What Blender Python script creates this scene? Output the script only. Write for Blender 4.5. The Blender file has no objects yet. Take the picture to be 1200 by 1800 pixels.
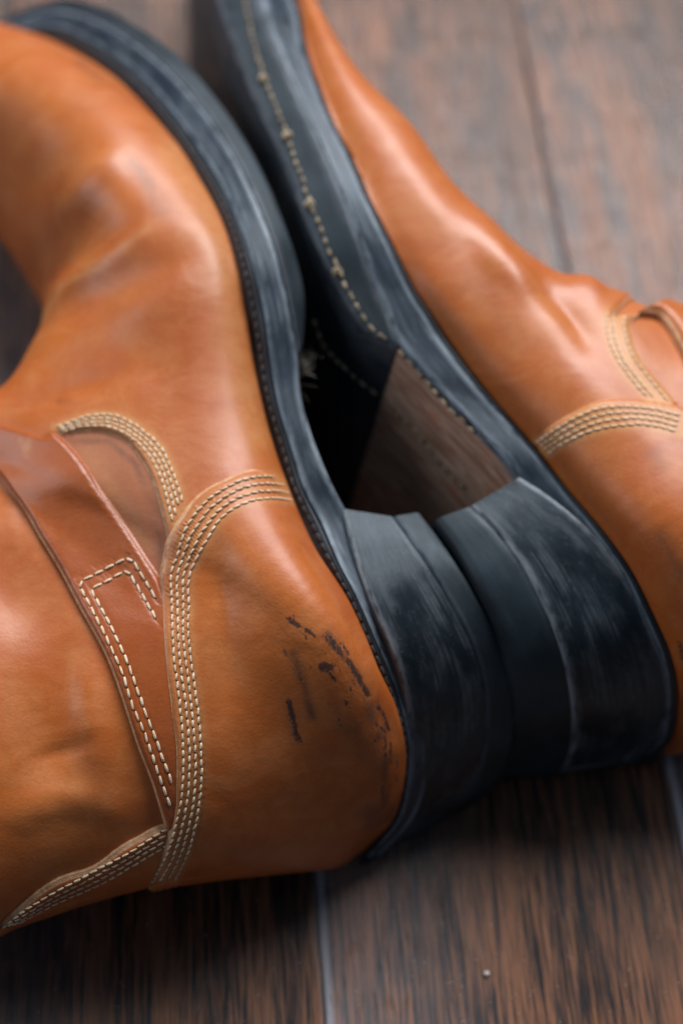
import bpy, math, random
import numpy as np
from mathutils import Vector
from mathutils.bvhtree import BVHTree
from mathutils.geometry import delaunay_2d_cdt
random.seed(4); rng = np.random.default_rng(4)
S = bpy.context.scene
COL = S.collection

# ------------------------------------------------------------------ camera
PITCH = math.radians(58); F = 2600.0; DIST = 0.48        # F in px of the 1800 px tall photograph
CAM = np.array([0, -DIST*math.cos(PITCH), DIST*math.sin(PITCH)])
RT = np.array([1., 0, 0]); UP = np.array([0, math.sin(PITCH), math.cos(PITCH)])
FW = np.array([0, math.cos(PITCH), -math.sin(PITCH)])
cd = bpy.data.cameras.new('camera'); cam = bpy.data.objects.new('camera', cd); COL.objects.link(cam)
cam.location = CAM; cam.rotation_euler = (math.pi/2-PITCH, 0, 0)
cd.sensor_fit = 'VERTICAL'; cd.sensor_height = 36; cd.lens = 36*F/1800
cd.clip_start = 0.01; cd.clip_end = 50
cd.dof.use_dof = True; cd.dof.aperture_fstop = 4.8; cd.dof.aperture_blades = 0
S.camera = cam

def ray(px, py):
    d = FW + RT*(px-600)/F - UP*(py-900)/F
    return d
def P(px, py, zc):                       # a photograph point at a height of zc centimetres above the floor
    d = ray(px, py); return CAM + d*((zc/100-CAM[2])/d[2])
def proj(p):
    q = np.asarray(p)-CAM; w = q@FW
    return np.stack([600+F*(q@RT)/w, 900-F*(q@UP)/w], -1)
cd.dof.focus_distance = float((P(330, 1180, 8.5)-CAM)@FW)+.004

# ------------------------------------------------------------------ world and lamps
W = bpy.data.worlds.new('World'); S.world = W; W.use_nodes = True
bg = W.node_tree.nodes['Background']; bg.inputs[0].default_value = (.50, .66, .90, 1); bg.inputs[1].default_value = .10
def area(name, loc, target, sx, sy, power, col):
    l = bpy.data.lights.new(name, 'AREA'); l.shape = 'RECTANGLE'; l.size = sx; l.size_y = sy; l.energy = power; l.color = col
    o = bpy.data.objects.new(name, l); COL.objects.link(o); o.location = loc
    o.rotation_euler = (Vector(target)-Vector(loc)).to_track_quat('-Z', 'Y').to_euler(); return o
area('window_light', (0.36, 1.14, 1.34), (0, 0, .05), 1.5, .75, 51, (1.0, .955, .96))
area('fill_light', (-1.15, .12, .85), (.05, .05, .04), .8, .8, 6, (.90, .94, 1.0))  # added fill from the left, brings up the sole face
S.view_settings.view_transform = 'Standard'; S.view_settings.look = 'None'; S.view_settings.exposure = 0; S.view_settings.gamma = 1

# ------------------------------------------------------------------ material helpers
class N:
    def __init__(s, name):
        s.m = bpy.data.materials.new(name); s.m.use_nodes = True; s.t = s.m.node_tree; s.t.nodes.clear()
        s.out = s.n('ShaderNodeOutputMaterial'); s.b = s.n('ShaderNodeBsdfPrincipled'); s.l(s.b.outputs[0], s.out.inputs[0])
    def n(s, ty, **k):
        x = s.t.nodes.new(ty)
        for a, v in k.items(): setattr(x, a, v)
        return x
    def l(s, a, b): s.t.links.new(a, b)
    def put(s, v, sock):
        if isinstance(v, bpy.types.NodeSocket): s.l(v, sock)
        elif isinstance(v, (tuple, list)) and len(v) == 3 and sock.type == 'RGBA': sock.default_value = (*v, 1)
        else: sock.default_value = v
    def coord(s, kind='Object', scale=(1, 1, 1), rot=(0, 0, 0)):
        c = s.n('ShaderNodeTexCoord'); m = s.n('ShaderNodeMapping'); s.l(c.outputs[kind], m.inputs[0])
        m.inputs['Scale'].default_value = scale; m.inputs['Rotation'].default_value = rot; return m.outputs[0]
    def noise(s, vec, scale=1, detail=4, rough=.5, dist=0, lac=2):
        x = s.n('ShaderNodeTexNoise'); s.l(vec, x.inputs['Vector']); x.inputs['Scale'].default_value = scale
        x.inputs['Detail'].default_value = detail; x.inputs['Roughness'].default_value = rough; x.inputs['Distortion'].default_value = dist
        return x.outputs['Fac']
    def vor(s, vec, scale, feature='F1'):
        x = s.n('ShaderNodeTexVoronoi', feature=feature); s.l(vec, x.inputs['Vector']); x.inputs['Scale'].default_value = scale
        return x.outputs['Distance']
    def ramp(s, v, a, b, lo=0., hi=1.):
        x = s.n('ShaderNodeMapRange', interpolation_type='SMOOTHSTEP'); s.put(v, x.inputs['Value'])
        x.inputs['From Min'].default_value = a; x.inputs['From Max'].default_value = b
        x.inputs['To Min'].default_value = lo; x.inputs['To Max'].default_value = hi; return x.outputs[0]
    def mix(s, f, a, b, mode='MIX'):
        x = s.n('ShaderNodeMix', data_type='RGBA', blend_type=mode); s.put(f, x.inputs[0]); s.put(a, x.inputs[6]); s.put(b, x.inputs[7]); return x.outputs[2]
    def math(s, op, a, b=0., c=0.):
        x = s.n('ShaderNodeMath', operation=op); s.put(a, x.inputs[0]); s.put(b, x.inputs[1]); s.put(c, x.inputs[2]); return x.outputs[0]
    def attr(s, name): return s.n('ShaderNodeAttribute', attribute_name=name).outputs['Fac']
    def bump(s, h, strength, dist, prev=None):
        x = s.n('ShaderNodeBump'); s.put(h, x.inputs['Height']); x.inputs['Strength'].default_value = strength; x.inputs['Distance'].default_value = dist
        if prev is not None: s.l(prev, x.inputs['Normal'])
        s.l(x.outputs[0], s.b.inputs['Normal']); return x.outputs[0]
    def set(s, **k):
        for a, v in k.items(): s.put(v, s.b.inputs[a.replace('_', ' ')])
        return s.m

def leather(name, base, red, light, rough=.36, amount=1.0):
    m = N(name); o = m.coord('Object')
    big = m.ramp(m.noise(o, 22, 3, .55, .8), .36, .66)
    mid = m.ramp(m.noise(o, 60, 5, .6, 1.2), .38, .7)
    fine = m.noise(o, 900, 3, .6)
    c = m.mix(m.math('MULTIPLY', big, .62), base, red)
    c = m.mix(m.math('MULTIPLY', mid, .34*amount), c, light)
    c = m.mix(m.math('MULTIPLY', m.ramp(fine, .42, .62), .16), c, tuple(x*.62 for x in base))
    # brushed scuffs
    st = m.noise(m.coord('Object', (60, 420, 200), (0, 0, .5)), 1, 4, .65, 1.5)
    c = m.mix(m.math('MULTIPLY', m.ramp(st, .60, .74), .22), c, light)
    # pale abraded band along the seams
    pale = m.attr('pale'); pn = m.math('MULTIPLY', pale, m.ramp(m.noise(o, 260, 4, .6), .25, .62, .45, 1))
    c = m.mix(m.math('MULTIPLY', pn, .85), c, (.68, .38, .145))
    # warm brown smudges, shade painted under the arch edge, and black scuffs
    c = m.mix(m.math('MULTIPLY', m.attr('smudge_shade'), m.ramp(m.noise(m.coord('Object', (260, 110, 160), (0, 0, -.2)), 1, 4, .6), .3, .65, .35, .95)), c, (.055, .035, .026))
    ink = m.attr('ink'); nn = m.noise(m.coord('Object', (1500, 800, 900), (0, 0, .28)), 1, 6, .78, .4)
    k = m.ramp(m.math('ADD', ink, m.math('MULTIPLY', m.math('SUBTRACT', nn, .5), 1.9)), .40, .66)
    k = m.math('MULTIPLY', k, m.ramp(ink, .04, .16))
    c = m.mix(m.math('MULTIPLY', k, .84), c, (.016, .018, .022))
    # tiny specks of dust
    sp = m.ramp(m.vor(o, 330), .0, .075, 1, 0); sp = m.math('MULTIPLY', sp, m.ramp(m.noise(o, 47, 2), .56, .62))
    c = m.mix(m.math('MULTIPLY', sp, .55), c, (.80, .58, .40))
    r = m.math('ADD', m.ramp(m.noise(o, 45, 4, .6), .3, .7, rough-.07, rough+.12), m.math('MULTIPLY', pn, .2))
    b1 = m.bump(m.noise(o, 55, 2, .5, .5), .22, .0030)
    b2 = m.bump(m.noise(m.coord('Object', (150, 420, 260), (0, 0, -.5)), 1, 5, .65, .8), .07, .0008, b1)
    m.bump(m.math('ADD', m.math('MULTIPLY', m.vor(o, 1300), .6), m.noise(o, 600, 4, .65)), .09, .0005, b2)
    return m.set(Base_Color=c, Roughness=r, Specular_IOR_Level=.42, Coat_Weight=.34, Coat_Roughness=.27)

M = {}
M['tan'] = leather('tan_leather', (.51, .136, .021), (.40, .080, .010), (.62, .255, .085), .47)
M['strap'] = leather('strap_leather', (.42, .105, .022), (.31, .064, .012), (.50, .17, .06), .33, .6)
M['quarter'] = leather('lining_side_leather', (.42, .145, .06), (.35, .10, .035), (.50, .22, .11), .46, .6)
def rawedge():
    m = N('raw_leather_edge'); o = m.coord()
    c = m.mix(m.ramp(m.noise(o, 420, 5, .7), .35, .65), (.50, .26, .13), (.72, .44, .25))
    m.bump(m.noise(o, 1400, 4, .7), .5, .0006)
    return m.set(Base_Color=c, Roughness=.85)
M['edge'] = rawedge()
def thread(name, col, dark):
    m = N(name); o = m.coord()
    c = m.mix(m.ramp(m.noise(o, 700, 3), .35, .65), dark, col)
    m.bump(m.noise(m.coord('Object', (3000, 3000, 3000)), 1, 2), .5, .0003)
    return m.set(Base_Color=c, Roughness=.8, Sheen_Weight=.3)
M['thread'] = thread('cream_thread', (.92, .78, .56), (.74, .54, .32))
M['thread_dirty'] = thread('grimy_thread', (.46, .37, .23), (.13, .10, .06))
def hole():
    m = N('needle_hole'); return m.set(Base_Color=(.03, .017, .01), Roughness=.9)
M['hole'] = hole()

def blackedge(name, base, worn, amt, rough, streak=(28, 900, 1)):
    m = N(name); uv = m.coord('UV', streak); uv2 = m.coord('UV', (90, 220, 1)); o = m.coord()
    st = m.noise(uv, 1, 6, .7, .35); cl = m.noise(uv2, .6, 5, .65, .3)
    wear_sheen = m.math('MULTIPLY', m.ramp(st, .40, .70), m.ramp(cl, .42, .66))
    sc = m.noise(m.coord('UV', (34, 260, 1), (0, 0, .16)), 1, 6, .75, .2); wear_sheen = m.math('MAXIMUM', wear_sheen, m.math('MULTIPLY', m.ramp(sc, .61, .70), .95))
    e = m.math('MULTIPLY', m.attr('wear_sheen'), m.ramp(m.noise(m.coord('UV', (110, 500, 1)), 1, 5, .7), .36, .56))  # edge wear, with the highlights along the ridges painted in as well
    f = m.math('MINIMUM', m.math('ADD', m.math('MULTIPLY', wear_sheen, amt), m.math('MULTIPLY', e, .85)), .9)
    c = m.mix(m.ramp(m.noise(o, 70, 3), .3, .7), base, tuple(x*1.9 for x in base))
    c = m.mix(f, c, worn)
    c = m.mix(m.math('MULTIPLY', m.ramp(m.noise(o, 1700, 2), .66, .72), .25), c, worn)
    m.bump(m.math('ADD', m.math('MULTIPLY', st, .7), m.math('MULTIPLY', m.noise(m.coord('UV', (70, 2600, 1)), 1, 3), .5)), .22, .0007)
    r = m.ramp(cl, .3, .7, rough-.07, rough+.12)
    return m.set(Base_Color=c, Roughness=r, Specular_IOR_Level=.48, Specular_Tint=(.74, .90, 1.0))
M['welt'] = blackedge('black_welt', (.009, .012, .016), (.10, .12, .15), .22, .42)
M['mid'] = blackedge('worn_black_sole_edge', (.014, .021, .031), (.24, .30, .35), .58, .38, (18, 700, 1))
M['stack'] = blackedge('worn_black_heel_stack', (.009, .014, .019), (.30, .35, .39), .46, .33, (13, 2600, 1))
M['rubber'] = blackedge('smooth_black_rubber', (.011, .018, .023), (.08, .10, .12), .12, .50, (40, 300, 1))
M['half'] = blackedge('black_rubber_half_sole', (.010, .016, .021), (.10, .11, .13), .15, .48, (40, 300, 1))
def shank():
    m = N('bare_brown_sole_leather'); o = m.coord(); uv = m.coord('UV', (60, 420, 1))
    c = m.mix(m.ramp(m.noise(uv, 1, 5, .65, .6), .35, .66), (.30, .16, .105), (.62, .42, .31))
    c = m.mix(m.math('MULTIPLY', m.ramp(m.noise(o, 110, 4), .5, .72), .5), c, (.46, .14, .055))
    m.bump(m.noise(uv, 2, 4), .3, .0008)
    return m.set(Base_Color=c, Roughness=.6)
M['shank'] = shank()
def wood():
    m = N('dark_brushed_wood')
    c0 = m.n('ShaderNodeTexCoord'); oi = m.n('ShaderNodeObjectInfo')
    ofs = m.n('ShaderNodeVectorMath', operation='SCALE'); cmb = m.n('ShaderNodeCombineXYZ'); m.l(oi.outputs['Random'], cmb.inputs[0]); m.l(oi.outputs['Random'], cmb.inputs[1])
    m.l(cmb.outputs[0], ofs.inputs[0]); ofs.inputs['Scale'].default_value = 7.0
    ad = m.n('ShaderNodeVectorMath', operation='ADD'); m.l(c0.outputs['Object'], ad.inputs[0]); m.l(ofs.outputs[0], ad.inputs[1])
    def co(sc):
        mp = m.n('ShaderNodeMapping'); m.l(ad.outputs[0], mp.inputs[0]); mp.inputs['Scale'].default_value = sc; return mp.outputs[0]
    warp = m.noise(co((34, 4.5, 1)), 1, 4, .55, .5)
    g1 = m.noise(co((680, 30, 1)), 1, 5, .66, .2)
    g2 = m.noise(co((1700, 45, 1)), 1, 3, .6, .3)
    bl = m.noise(co((90, 9, 1)), 1, 5, .65, .4)
    t = m.math('ADD', m.math('MULTIPLY', g1, .60), m.math('ADD', m.math('MULTIPLY', g2, .42), m.math('MULTIPLY', bl, .38)))
    c = m.mix(m.ramp(t, .615, .785), (.014, .014, .016), (.25, .110, .054))
    c = m.mix(m.math('MULTIPLY', m.ramp(warp, .44, .62), .62), c, (.040, .026, .020))
    pores = m.ramp(m.noise(co((1900, 60, 1)), 1, 2, .5), .60, .68)
    c = m.mix(m.math('MULTIPLY', pores, .55), c, (.006, .007, .010))
    # chalky dust, and bevels along a board painted pale for light the seams reflect
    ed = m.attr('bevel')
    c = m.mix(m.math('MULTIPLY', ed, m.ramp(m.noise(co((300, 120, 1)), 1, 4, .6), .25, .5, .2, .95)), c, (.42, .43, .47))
    du = m.math('MULTIPLY', m.ramp(m.noise(co((260, 300, 1)), 1, 5, .7), .62, .8), .22)
    c = m.mix(du, c, (.30, .30, .32))
    m.bump(m.math('SUBTRACT', m.math('ADD', m.math('MULTIPLY', g1, .9), m.math('MULTIPLY', g2, .6)), m.math('MULTIPLY', pores, .5)), .5, .0009)
    return m.set(Base_Color=c, Roughness=m.ramp(bl, .3, .7, .27, .41), Specular_IOR_Level=.44)
M['wood'] = wood()
def plain(name, c, r=.7):
    m = N(name); return m.set(Base_Color=c, Roughness=r)
M['gap'] = plain('dark_subfloor', (.02, .016, .013), .9)
M['crumb'] = plain('pale_grit', (.62, .58, .54))
M['lint'] = plain('pale_lint', (.27, .25, .21), .95)

# ------------------------------------------------------------------ mesh helpers
def link(name, verts, faces, mat, parent=None, smooth=True, uv=None, attrs=None, mats=None, mi=None):
    me = bpy.data.meshes.new(name); me.from_pydata([tuple(map(float, v)) for v in verts], [], [tuple(map(int, f)) for f in faces])
    for mm in (mats or [mat]): me.materials.append(mm)
    if mi is not None: me.polygons.foreach_set('material_index', np.asarray(mi, dtype=np.int32))
    me.polygons.foreach_set('use_smooth', [smooth]*len(me.polygons))
    if uv is not None:
        l = me.uv_layers.new(name='UVMap'); vi = np.zeros(len(me.loops), dtype=np.int32); me.loops.foreach_get('vertex_index', vi)
        l.data.foreach_set('uv', np.asarray(uv)[vi].astype(np.float32).ravel())
    for k, v in (attrs or {}).items():
        a = me.attributes.new(k, 'FLOAT', 'POINT'); a.data.foreach_set('value', np.asarray(v, dtype=np.float32))
    me.update()
    o = bpy.data.objects.new(name, me); COL.objects.link(o)
    if parent is not None: o.parent = parent
    return o
def empty(name, label, cat, group=None):
    o = bpy.data.objects.new(name, None); COL.objects.link(o); o['label'] = label; o['category'] = cat
    if group: o['group'] = group
    return o
def cr(tab, n):                           # Catmull-Rom through the rows of tab, n samples in all
    T = np.asarray(tab, float); K = len(T); u = np.linspace(0, K-1, n)
    i = np.clip(np.floor(u).astype(int), 0, K-2); f = (u-i)[:, None]
    p0 = np.where((i > 0)[:, None], T[np.maximum(i-1, 0)], 2*T[0]-T[1]); p1 = T[i]; p2 = T[i+1]
    p3 = np.where((i < K-2)[:, None], T[np.minimum(i+2, K-1)], 2*T[-1]-T[-2])
    return .5*((2*p1)+(-p0+p2)*f+(2*p0-5*p1+4*p2-p3)*f*f+(-p0+3*p1-3*p2+p3)*f**3)
def resample(pts, step):
    pts = np.asarray(pts, float); d = np.r_[0, np.cumsum(np.linalg.norm(np.diff(pts, axis=0), axis=1))]
    n = max(2, int(round(d[-1]/step))+1); s = np.linspace(0, d[-1], n)
    return np.stack([np.interp(s, d, pts[:, k]) for k in range(pts.shape[1])], 1)
def curve(pts, n=None): return cr(pts, n or len(pts)*8)
def dseg(q, poly):                        # distance of 2-D/3-D points q to a polyline
    q = np.asarray(q, float); best = np.full(len(q), 1e9)
    for a, b in zip(poly[:-1], poly[1:]):
        a = np.asarray(a, float); b = np.asarray(b, float); ab = b-a; L = ab@ab
        t = np.clip(((q-a)@ab)/max(L, 1e-12), 0, 1) if L > 0 else np.zeros(len(q))
        best = np.minimum(best, np.linalg.norm(q-a-t[:, None]*ab, axis=1))
    return best

class Body:
    """A closed leather tube lofted through rings; evaluates points and normals by (t, th)."""
    def __init__(s, st, NT=420, NR=300, strokes=(), lean=(0, 0)):
        # st rows: W(px,py,z)  A(px,py,z)  ztop s0 q tube(0/1)
        rows = []
        for r in st:
            w = P(*r[0]); a = P(*r[1]); rows.append([*w, *a, r[2]/100, r[3], r[4], r[5]])
        s.K = len(rows); T = cr(rows, NT); s.NT, s.NR = NT, NR
        Wp, Ap, zt, s0, q, tube = T[:, :3], T[:, 3:6], T[:, 6], T[:, 7], T[:, 8], np.clip(T[:, 9], 0, 1)
        th = np.arange(NR)/NR; G = np.zeros((NT, NR, 3)); zb = .002
        ts = np.clip((np.linspace(0, s.K-1, NT)-9)/3.5, 0, 1); pw = 2+.75*ts*ts*(3-2*ts)
        for j, h in enumerate(th):
            if h <= .5:
                u = (1-math.cos(math.pi*h/.5))/2
            elif h <= .93:
                u = (1+math.cos(math.pi*(h-.5)/.43))/2
            else: u = 0
            xy = Wp[:, :2]*(1-u)+Ap[:, :2]*u
            up = np.clip(1-np.clip((u-s0)/(1-s0), 0, 1)**pw, 0, 1)**(1/pw); x = np.clip((s0-u)/s0, 0, 1); dn = np.clip(1-x**2, 0, 1)**(1/q)
            zl = zb
            if h <= .5:
                z = np.where(u >= s0, Ap[:, 2]+(zt-Ap[:, 2])*up, Wp[:, 2]+(zt-Wp[:, 2])*dn)
            else:
                zend = Wp[:, 2]*tube+zl*(1-tube)
                z = np.where(u >= s0, Ap[:, 2]-(Ap[:, 2]-zl)*up, zend+(zl-zend)*dn)
                if h > .93:
                    k = (h-.93)/.07; z = zend+(Wp[:, 2]-zend)*k
            G[:, j, :2] = xy; G[:, j, 2] = z
        G = s.smooth(G, 2)
        k = np.exp(-(np.arange(-30, 31)/13.)**2); k /= k.sum(); E = np.pad(G, ((30, 30), (0, 0), (0, 0)), mode='reflect', reflect_type='odd')
        sm = sum(E[i:i+NT]*k[i] for i in range(61)); wgt = np.clip(np.minimum(th, 1-th)/.10, 0, 1); wgt = (wgt*wgt*(3-2*wgt))[None, :, None]
        G = G*(1-wgt)+sm*wgt
        s.G = G; s.normals()
        for poly, wd, amp in strokes:      # folds, creases: widths and heights in photo px and mm
            q2 = proj(s.G.reshape(-1, 3)); pp = resample(curve(poly), wd*.35); fld = np.zeros(len(q2)); np_ = len(pp)
            for i_, c_ in enumerate(pp):
                fld = np.maximum(fld, math.sin(math.pi*(i_+.6)/(np_+.2))**.8*np.exp(-((q2-c_)**2).sum(1)/wd**2))
            fld = fld.reshape(NT, NR)
            f = np.clip((-(s.Nn@ray(600, 900)))*4, 0, 1)
            s.G = s.G+s.Nn*(fld*amp/1000*f)[..., None]
        s.normals(); s.bvh()
    def smooth(s, G, n):
        for _ in range(n):
            G = (np.roll(G, 1, 1)+2*G+np.roll(G, -1, 1))/4
        return G
    def normals(s):
        dt = np.gradient(s.G, axis=0); dr = (np.roll(s.G, -1, 1)-np.roll(s.G, 1, 1))/2
        n = np.cross(dt, dr); n /= np.maximum(np.linalg.norm(n, axis=2, keepdims=True), 1e-12)
        c = s.G.mean(1, keepdims=True)
        if np.sum(n*(s.G-c)) < 0: n = -n
        s.Nn = n
    def bvh(s):
        NT, NR = s.NT, s.NR; f = []
        i, j = np.meshgrid(np.arange(NT-1), np.arange(NR), indexing='ij'); j2 = (j+1) % NR
        f = np.stack([i*NR+j, (i+1)*NR+j, (i+1)*NR+j2, i*NR+j2], -1).reshape(-1, 4); s.F = f
        s.tree = BVHTree.FromPolygons([tuple(v) for v in s.G.reshape(-1, 3)], [tuple(map(int, q)) for q in f])
    def hit(s, px, py):
        r = s.tree.ray_cast(Vector(CAM), Vector(ray(px, py)).normalized())
        if r[0] is None: return None
        fi = r[2]; i, j = divmod(fi, s.NR); p = np.array(r[0]); j2 = (j+1) % s.NR
        a, b, c = s.G[i, j], s.G[i+1, j], s.G[i, j2]
        A = np.stack([b-a, c-a], 1); uv = np.linalg.lstsq(A, p-a, rcond=None)[0]
        return np.array([(i+np.clip(uv[0], 0, 1))/(s.NT-1)*(s.K-1), (j+np.clip(uv[1], 0, 1))/s.NR])
    def at(s, uv):
        uv = np.atleast_2d(uv); a = np.clip(uv[:, 0]/(s.K-1)*(s.NT-1), 0, s.NT-1.0001); b = (uv[:, 1] % 1)*s.NR
        i = np.floor(a).astype(int); j = np.floor(b).astype(int) % s.NR; fa = (a-i)[:, None]; fb = (b-np.floor(b))[:, None]; j2 = (j+1) % s.NR
        def ev(X): return (X[i, j]*(1-fa)+X[i+1, j]*fa)*(1-fb)+(X[i, j2]*(1-fa)+X[i+1, j2]*fa)*fb
        n = ev(s.Nn); n /= np.maximum(np.linalg.norm(n, axis=1, keepdims=True), 1e-9)
        return ev(s.G), n
    def mesh(s, name, mat, parent, attrs=None, inset=0.):
        V = (s.G-s.Nn*inset).reshape(-1, 3); n = len(V); F_ = [tuple(q) for q in s.F]
        V = np.vstack([V, s.G[0].mean(0), s.G[-45].mean(0)])
        for j in range(s.NR):
            F_.append((j, (j+1) % s.NR, n)); F_.append(((s.NT-1)*s.NR+(j+1) % s.NR, (s.NT-1)*s.NR+j, n+1))
        at = {k: np.r_[v.reshape(-1), 0, 0] for k, v in (attrs or {}).items()}
        return link(name, V, F_, mat, parent, attrs=at)

def outline(body, items, step=6):
    """items: ('px', pts) photo curve cast onto the body, ('uv', pts) in body parameters, ('rel', d) from the last point."""
    out = []
    for kind, pts in items:
        if kind == 'px':
            seg = []
            for p in resample(curve(pts), 3):
                h = body.hit(*p)
                if h is not None:
                    if h[1] > .75: h[1] -= 1
                    seg.append(h)
            if len(seg) > 12:
                A = np.array(seg); e = np.pad(A, ((5, 5), (0, 0)), mode='reflect', reflect_type='odd'); kk = np.array([1,2,3,4,5,6,5,4,3,2,1])/36
                seg = list(np.stack([np.convolve(e[:, c], kk, 'valid') for c in range(2)], 1))
            out += seg
        elif kind == 'ln':
            for p in resample(pts, step):
                h = body.hit(*p)
                if h is not None:
                    if h[1] > .75: h[1] -= 1
                    out.append(h)
        elif kind == 'uv':
            for p in pts:
                a = out[-1]; n = max(2, int(np.linalg.norm((np.array(p)-a)*SC)/2.5))
                out += [a+(np.array(p)-a)*k/n for k in range(1, n+1)]
        elif kind == 'rel':
            for p in pts:
                a = out[-1]; b = a+np.array(p); n = max(2, int(np.linalg.norm((b-a)*SC)/2.5))
                out += [a+(b-a)*k/n for k in range(1, n+1)]
    return out
SC = np.array([22., 300.])               # body parameters to about millimetres
MASKS = {}
def masks(P3, N3, spec):
    q = proj(P3); vis = np.clip(-(N3@FW)*6+.6, 0, 1); r = {}
    for k in ('pale', 'ink', 'smudge_shade'):
        m = np.zeros(len(P3))
        for poly, wd, a in spec.get(k, ()):
            m = np.maximum(m, a*np.exp(-(dseg(q, poly)/wd)**2))
        r[k] = m*vis
    return r
def panel(name, body, items, thick, mat, parent, spec, grid=1.4, under=.8, base=0., rows=(), roll=.55, bulge=None, rim=.95, only=None):
    ring = outline(body, items)
    R2 = np.array(ring)*SC
    keep = [0]
    for i in range(1, len(R2)):
        if np.linalg.norm(R2[i]-R2[keep[-1]]) > .6: keep.append(i)
    if np.linalg.norm(R2[keep[-1]]-R2[0]) < .35: keep.pop()
    R2 = R2[keep]; n = len(R2)
    lo, hi = R2.min(0), R2.max(0)
    gx, gy = np.meshgrid(np.arange(lo[0], hi[0], grid), np.arange(lo[1], hi[1], grid)); g = np.stack([gx.ravel(), gy.ravel()], 1)
    g += rng.uniform(-.12, .12, g.shape)*grid
    # inside test
    ins = np.zeros(len(g), bool); x, y = g[:, 0], g[:, 1]
    for a, b in zip(R2, np.roll(R2, -1, 0)):
        c = (a[1] > y) != (b[1] > y); xi = (b[0]-a[0])*(y-a[1])/(b[1]-a[1]+1e-12)+a[0]; ins ^= c & (x < xi)
    g = g[ins]; loop = np.vstack([R2, R2[:1]])
    ar = np.sum(R2[:, 0]*np.roll(R2[:, 1], -1)-np.roll(R2[:, 0], -1)*R2[:, 1]); tg = np.roll(R2, -2, 0)-np.roll(R2, 2, 0); tg /= np.linalg.norm(tg, axis=1, keepdims=True)+1e-9
    nn = np.stack([-tg[:, 1], tg[:, 0]], 1)*(1 if ar > 0 else -1); jit = np.convolve(np.pad(rng.normal(0, .12, n), 3, mode='wrap'), np.ones(7)/7, 'valid')
    rims = []
    for q in (.5, 1., 1.6):
        ri = R2+nn*(rim*q*(1+(jit[:, None] if q > .6 else 0))); ri = ri[dseg(ri, loop) > rim*q*.62]; rims.append(ri)
    g = g[dseg(g, loop) > rim*1.6+.45*grid]; g = np.vstack(rims+[g])
    V2 = [Vector(v) for v in np.vstack([R2, g])]
    r = delaunay_2d_cdt(V2, [(i, (i+1) % n) for i in range(n)], [], 1, 1e-6)
    v2 = np.array([tuple(v) for v in r[0]]); tri = [tuple(f) for f in r[2]]; orig = r[3]
    P3, N3 = body.at(v2/SC); B3, _ = body.at(R2/SC)
    tri = [f for f in tri if np.dot(np.cross(P3[f[1]]-P3[f[0]], P3[f[2]]-P3[f[0]]), N3[f[0]]) != 0]
    flip = np.median([np.dot(np.cross(P3[f[1]]-P3[f[0]], P3[f[2]]-P3[f[0]]), N3[f[0]]) for f in tri[::7]]) < 0
    if flip: tri = [f[::-1] for f in tri]
    loop3 = np.vstack([B3, B3[:1]]); d = dseg(P3, loop3)*1000
    h = base+thick*(1-roll*np.exp(-(d/(rim*.95))**2))
    for poly, wd, amp in rows:            # sunk stitch lines, in photo px / mm
        h = h+amp*np.exp(-(dseg(proj(P3), poly)/wd)**2)*(1-np.exp(-(d/.8)**2))
    if bulge is not None: h = h+bulge(P3, d)
    Pt = P3+N3*(h/1000)[:, None]
    # boundary order in the triangulation
    idx = {}
    for k, o_ in enumerate(orig):
        for a in o_:
            if a < n: idx[a] = k
    b = [idx[i] for i in range(n)]
    edges = {}
    for f in tri:
        for a, c in ((f[0], f[1]), (f[1], f[2]), (f[2], f[0])): edges[(a, c)] = 1
    be = [(a, c) for (a, c) in edges if (c, a) not in edges]
    bv = sorted(set([a for a, _ in be]+[c for _, c in be])); mp = {a: len(Pt)+k for k, a in enumerate(bv)}; mp2 = {a: len(Pt)+len(bv)+k for k, a in enumerate(bv)}
    rimn = rng.normal(0, .06, len(bv))
    low = P3[bv]-N3[bv]*(under/1000); V = np.vstack([Pt, Pt[bv]+0, low])
    d2 = dseg(v2, loop); F_ = list(tri); ne = n+len(rims[0])+len(rims[1]); isr = np.array([bool(o_) and min(o_) < ne for o_ in orig]); mi = [1 if isr[list(f)].all() else 0 for f in tri]
    if only is not None:
        nr = dseg(proj(P3), only) < 14; mi = [1 if a and nr[f[0]] else 0 for a, f in zip(mi, tri)]
    for a, c in be: F_.append((c, a, mp[a])) if False else F_.append((mp[c], mp[a], mp2[a], mp2[c])); mi.append(1)
    at = masks(Pt, N3, spec); at = {k: np.r_[v, v[bv], v[bv]] for k, v in at.items()}
    o = link(name, V, F_, None, parent, attrs=at, mats=[mat, M['edge']], mi=mi)
    return o

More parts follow.
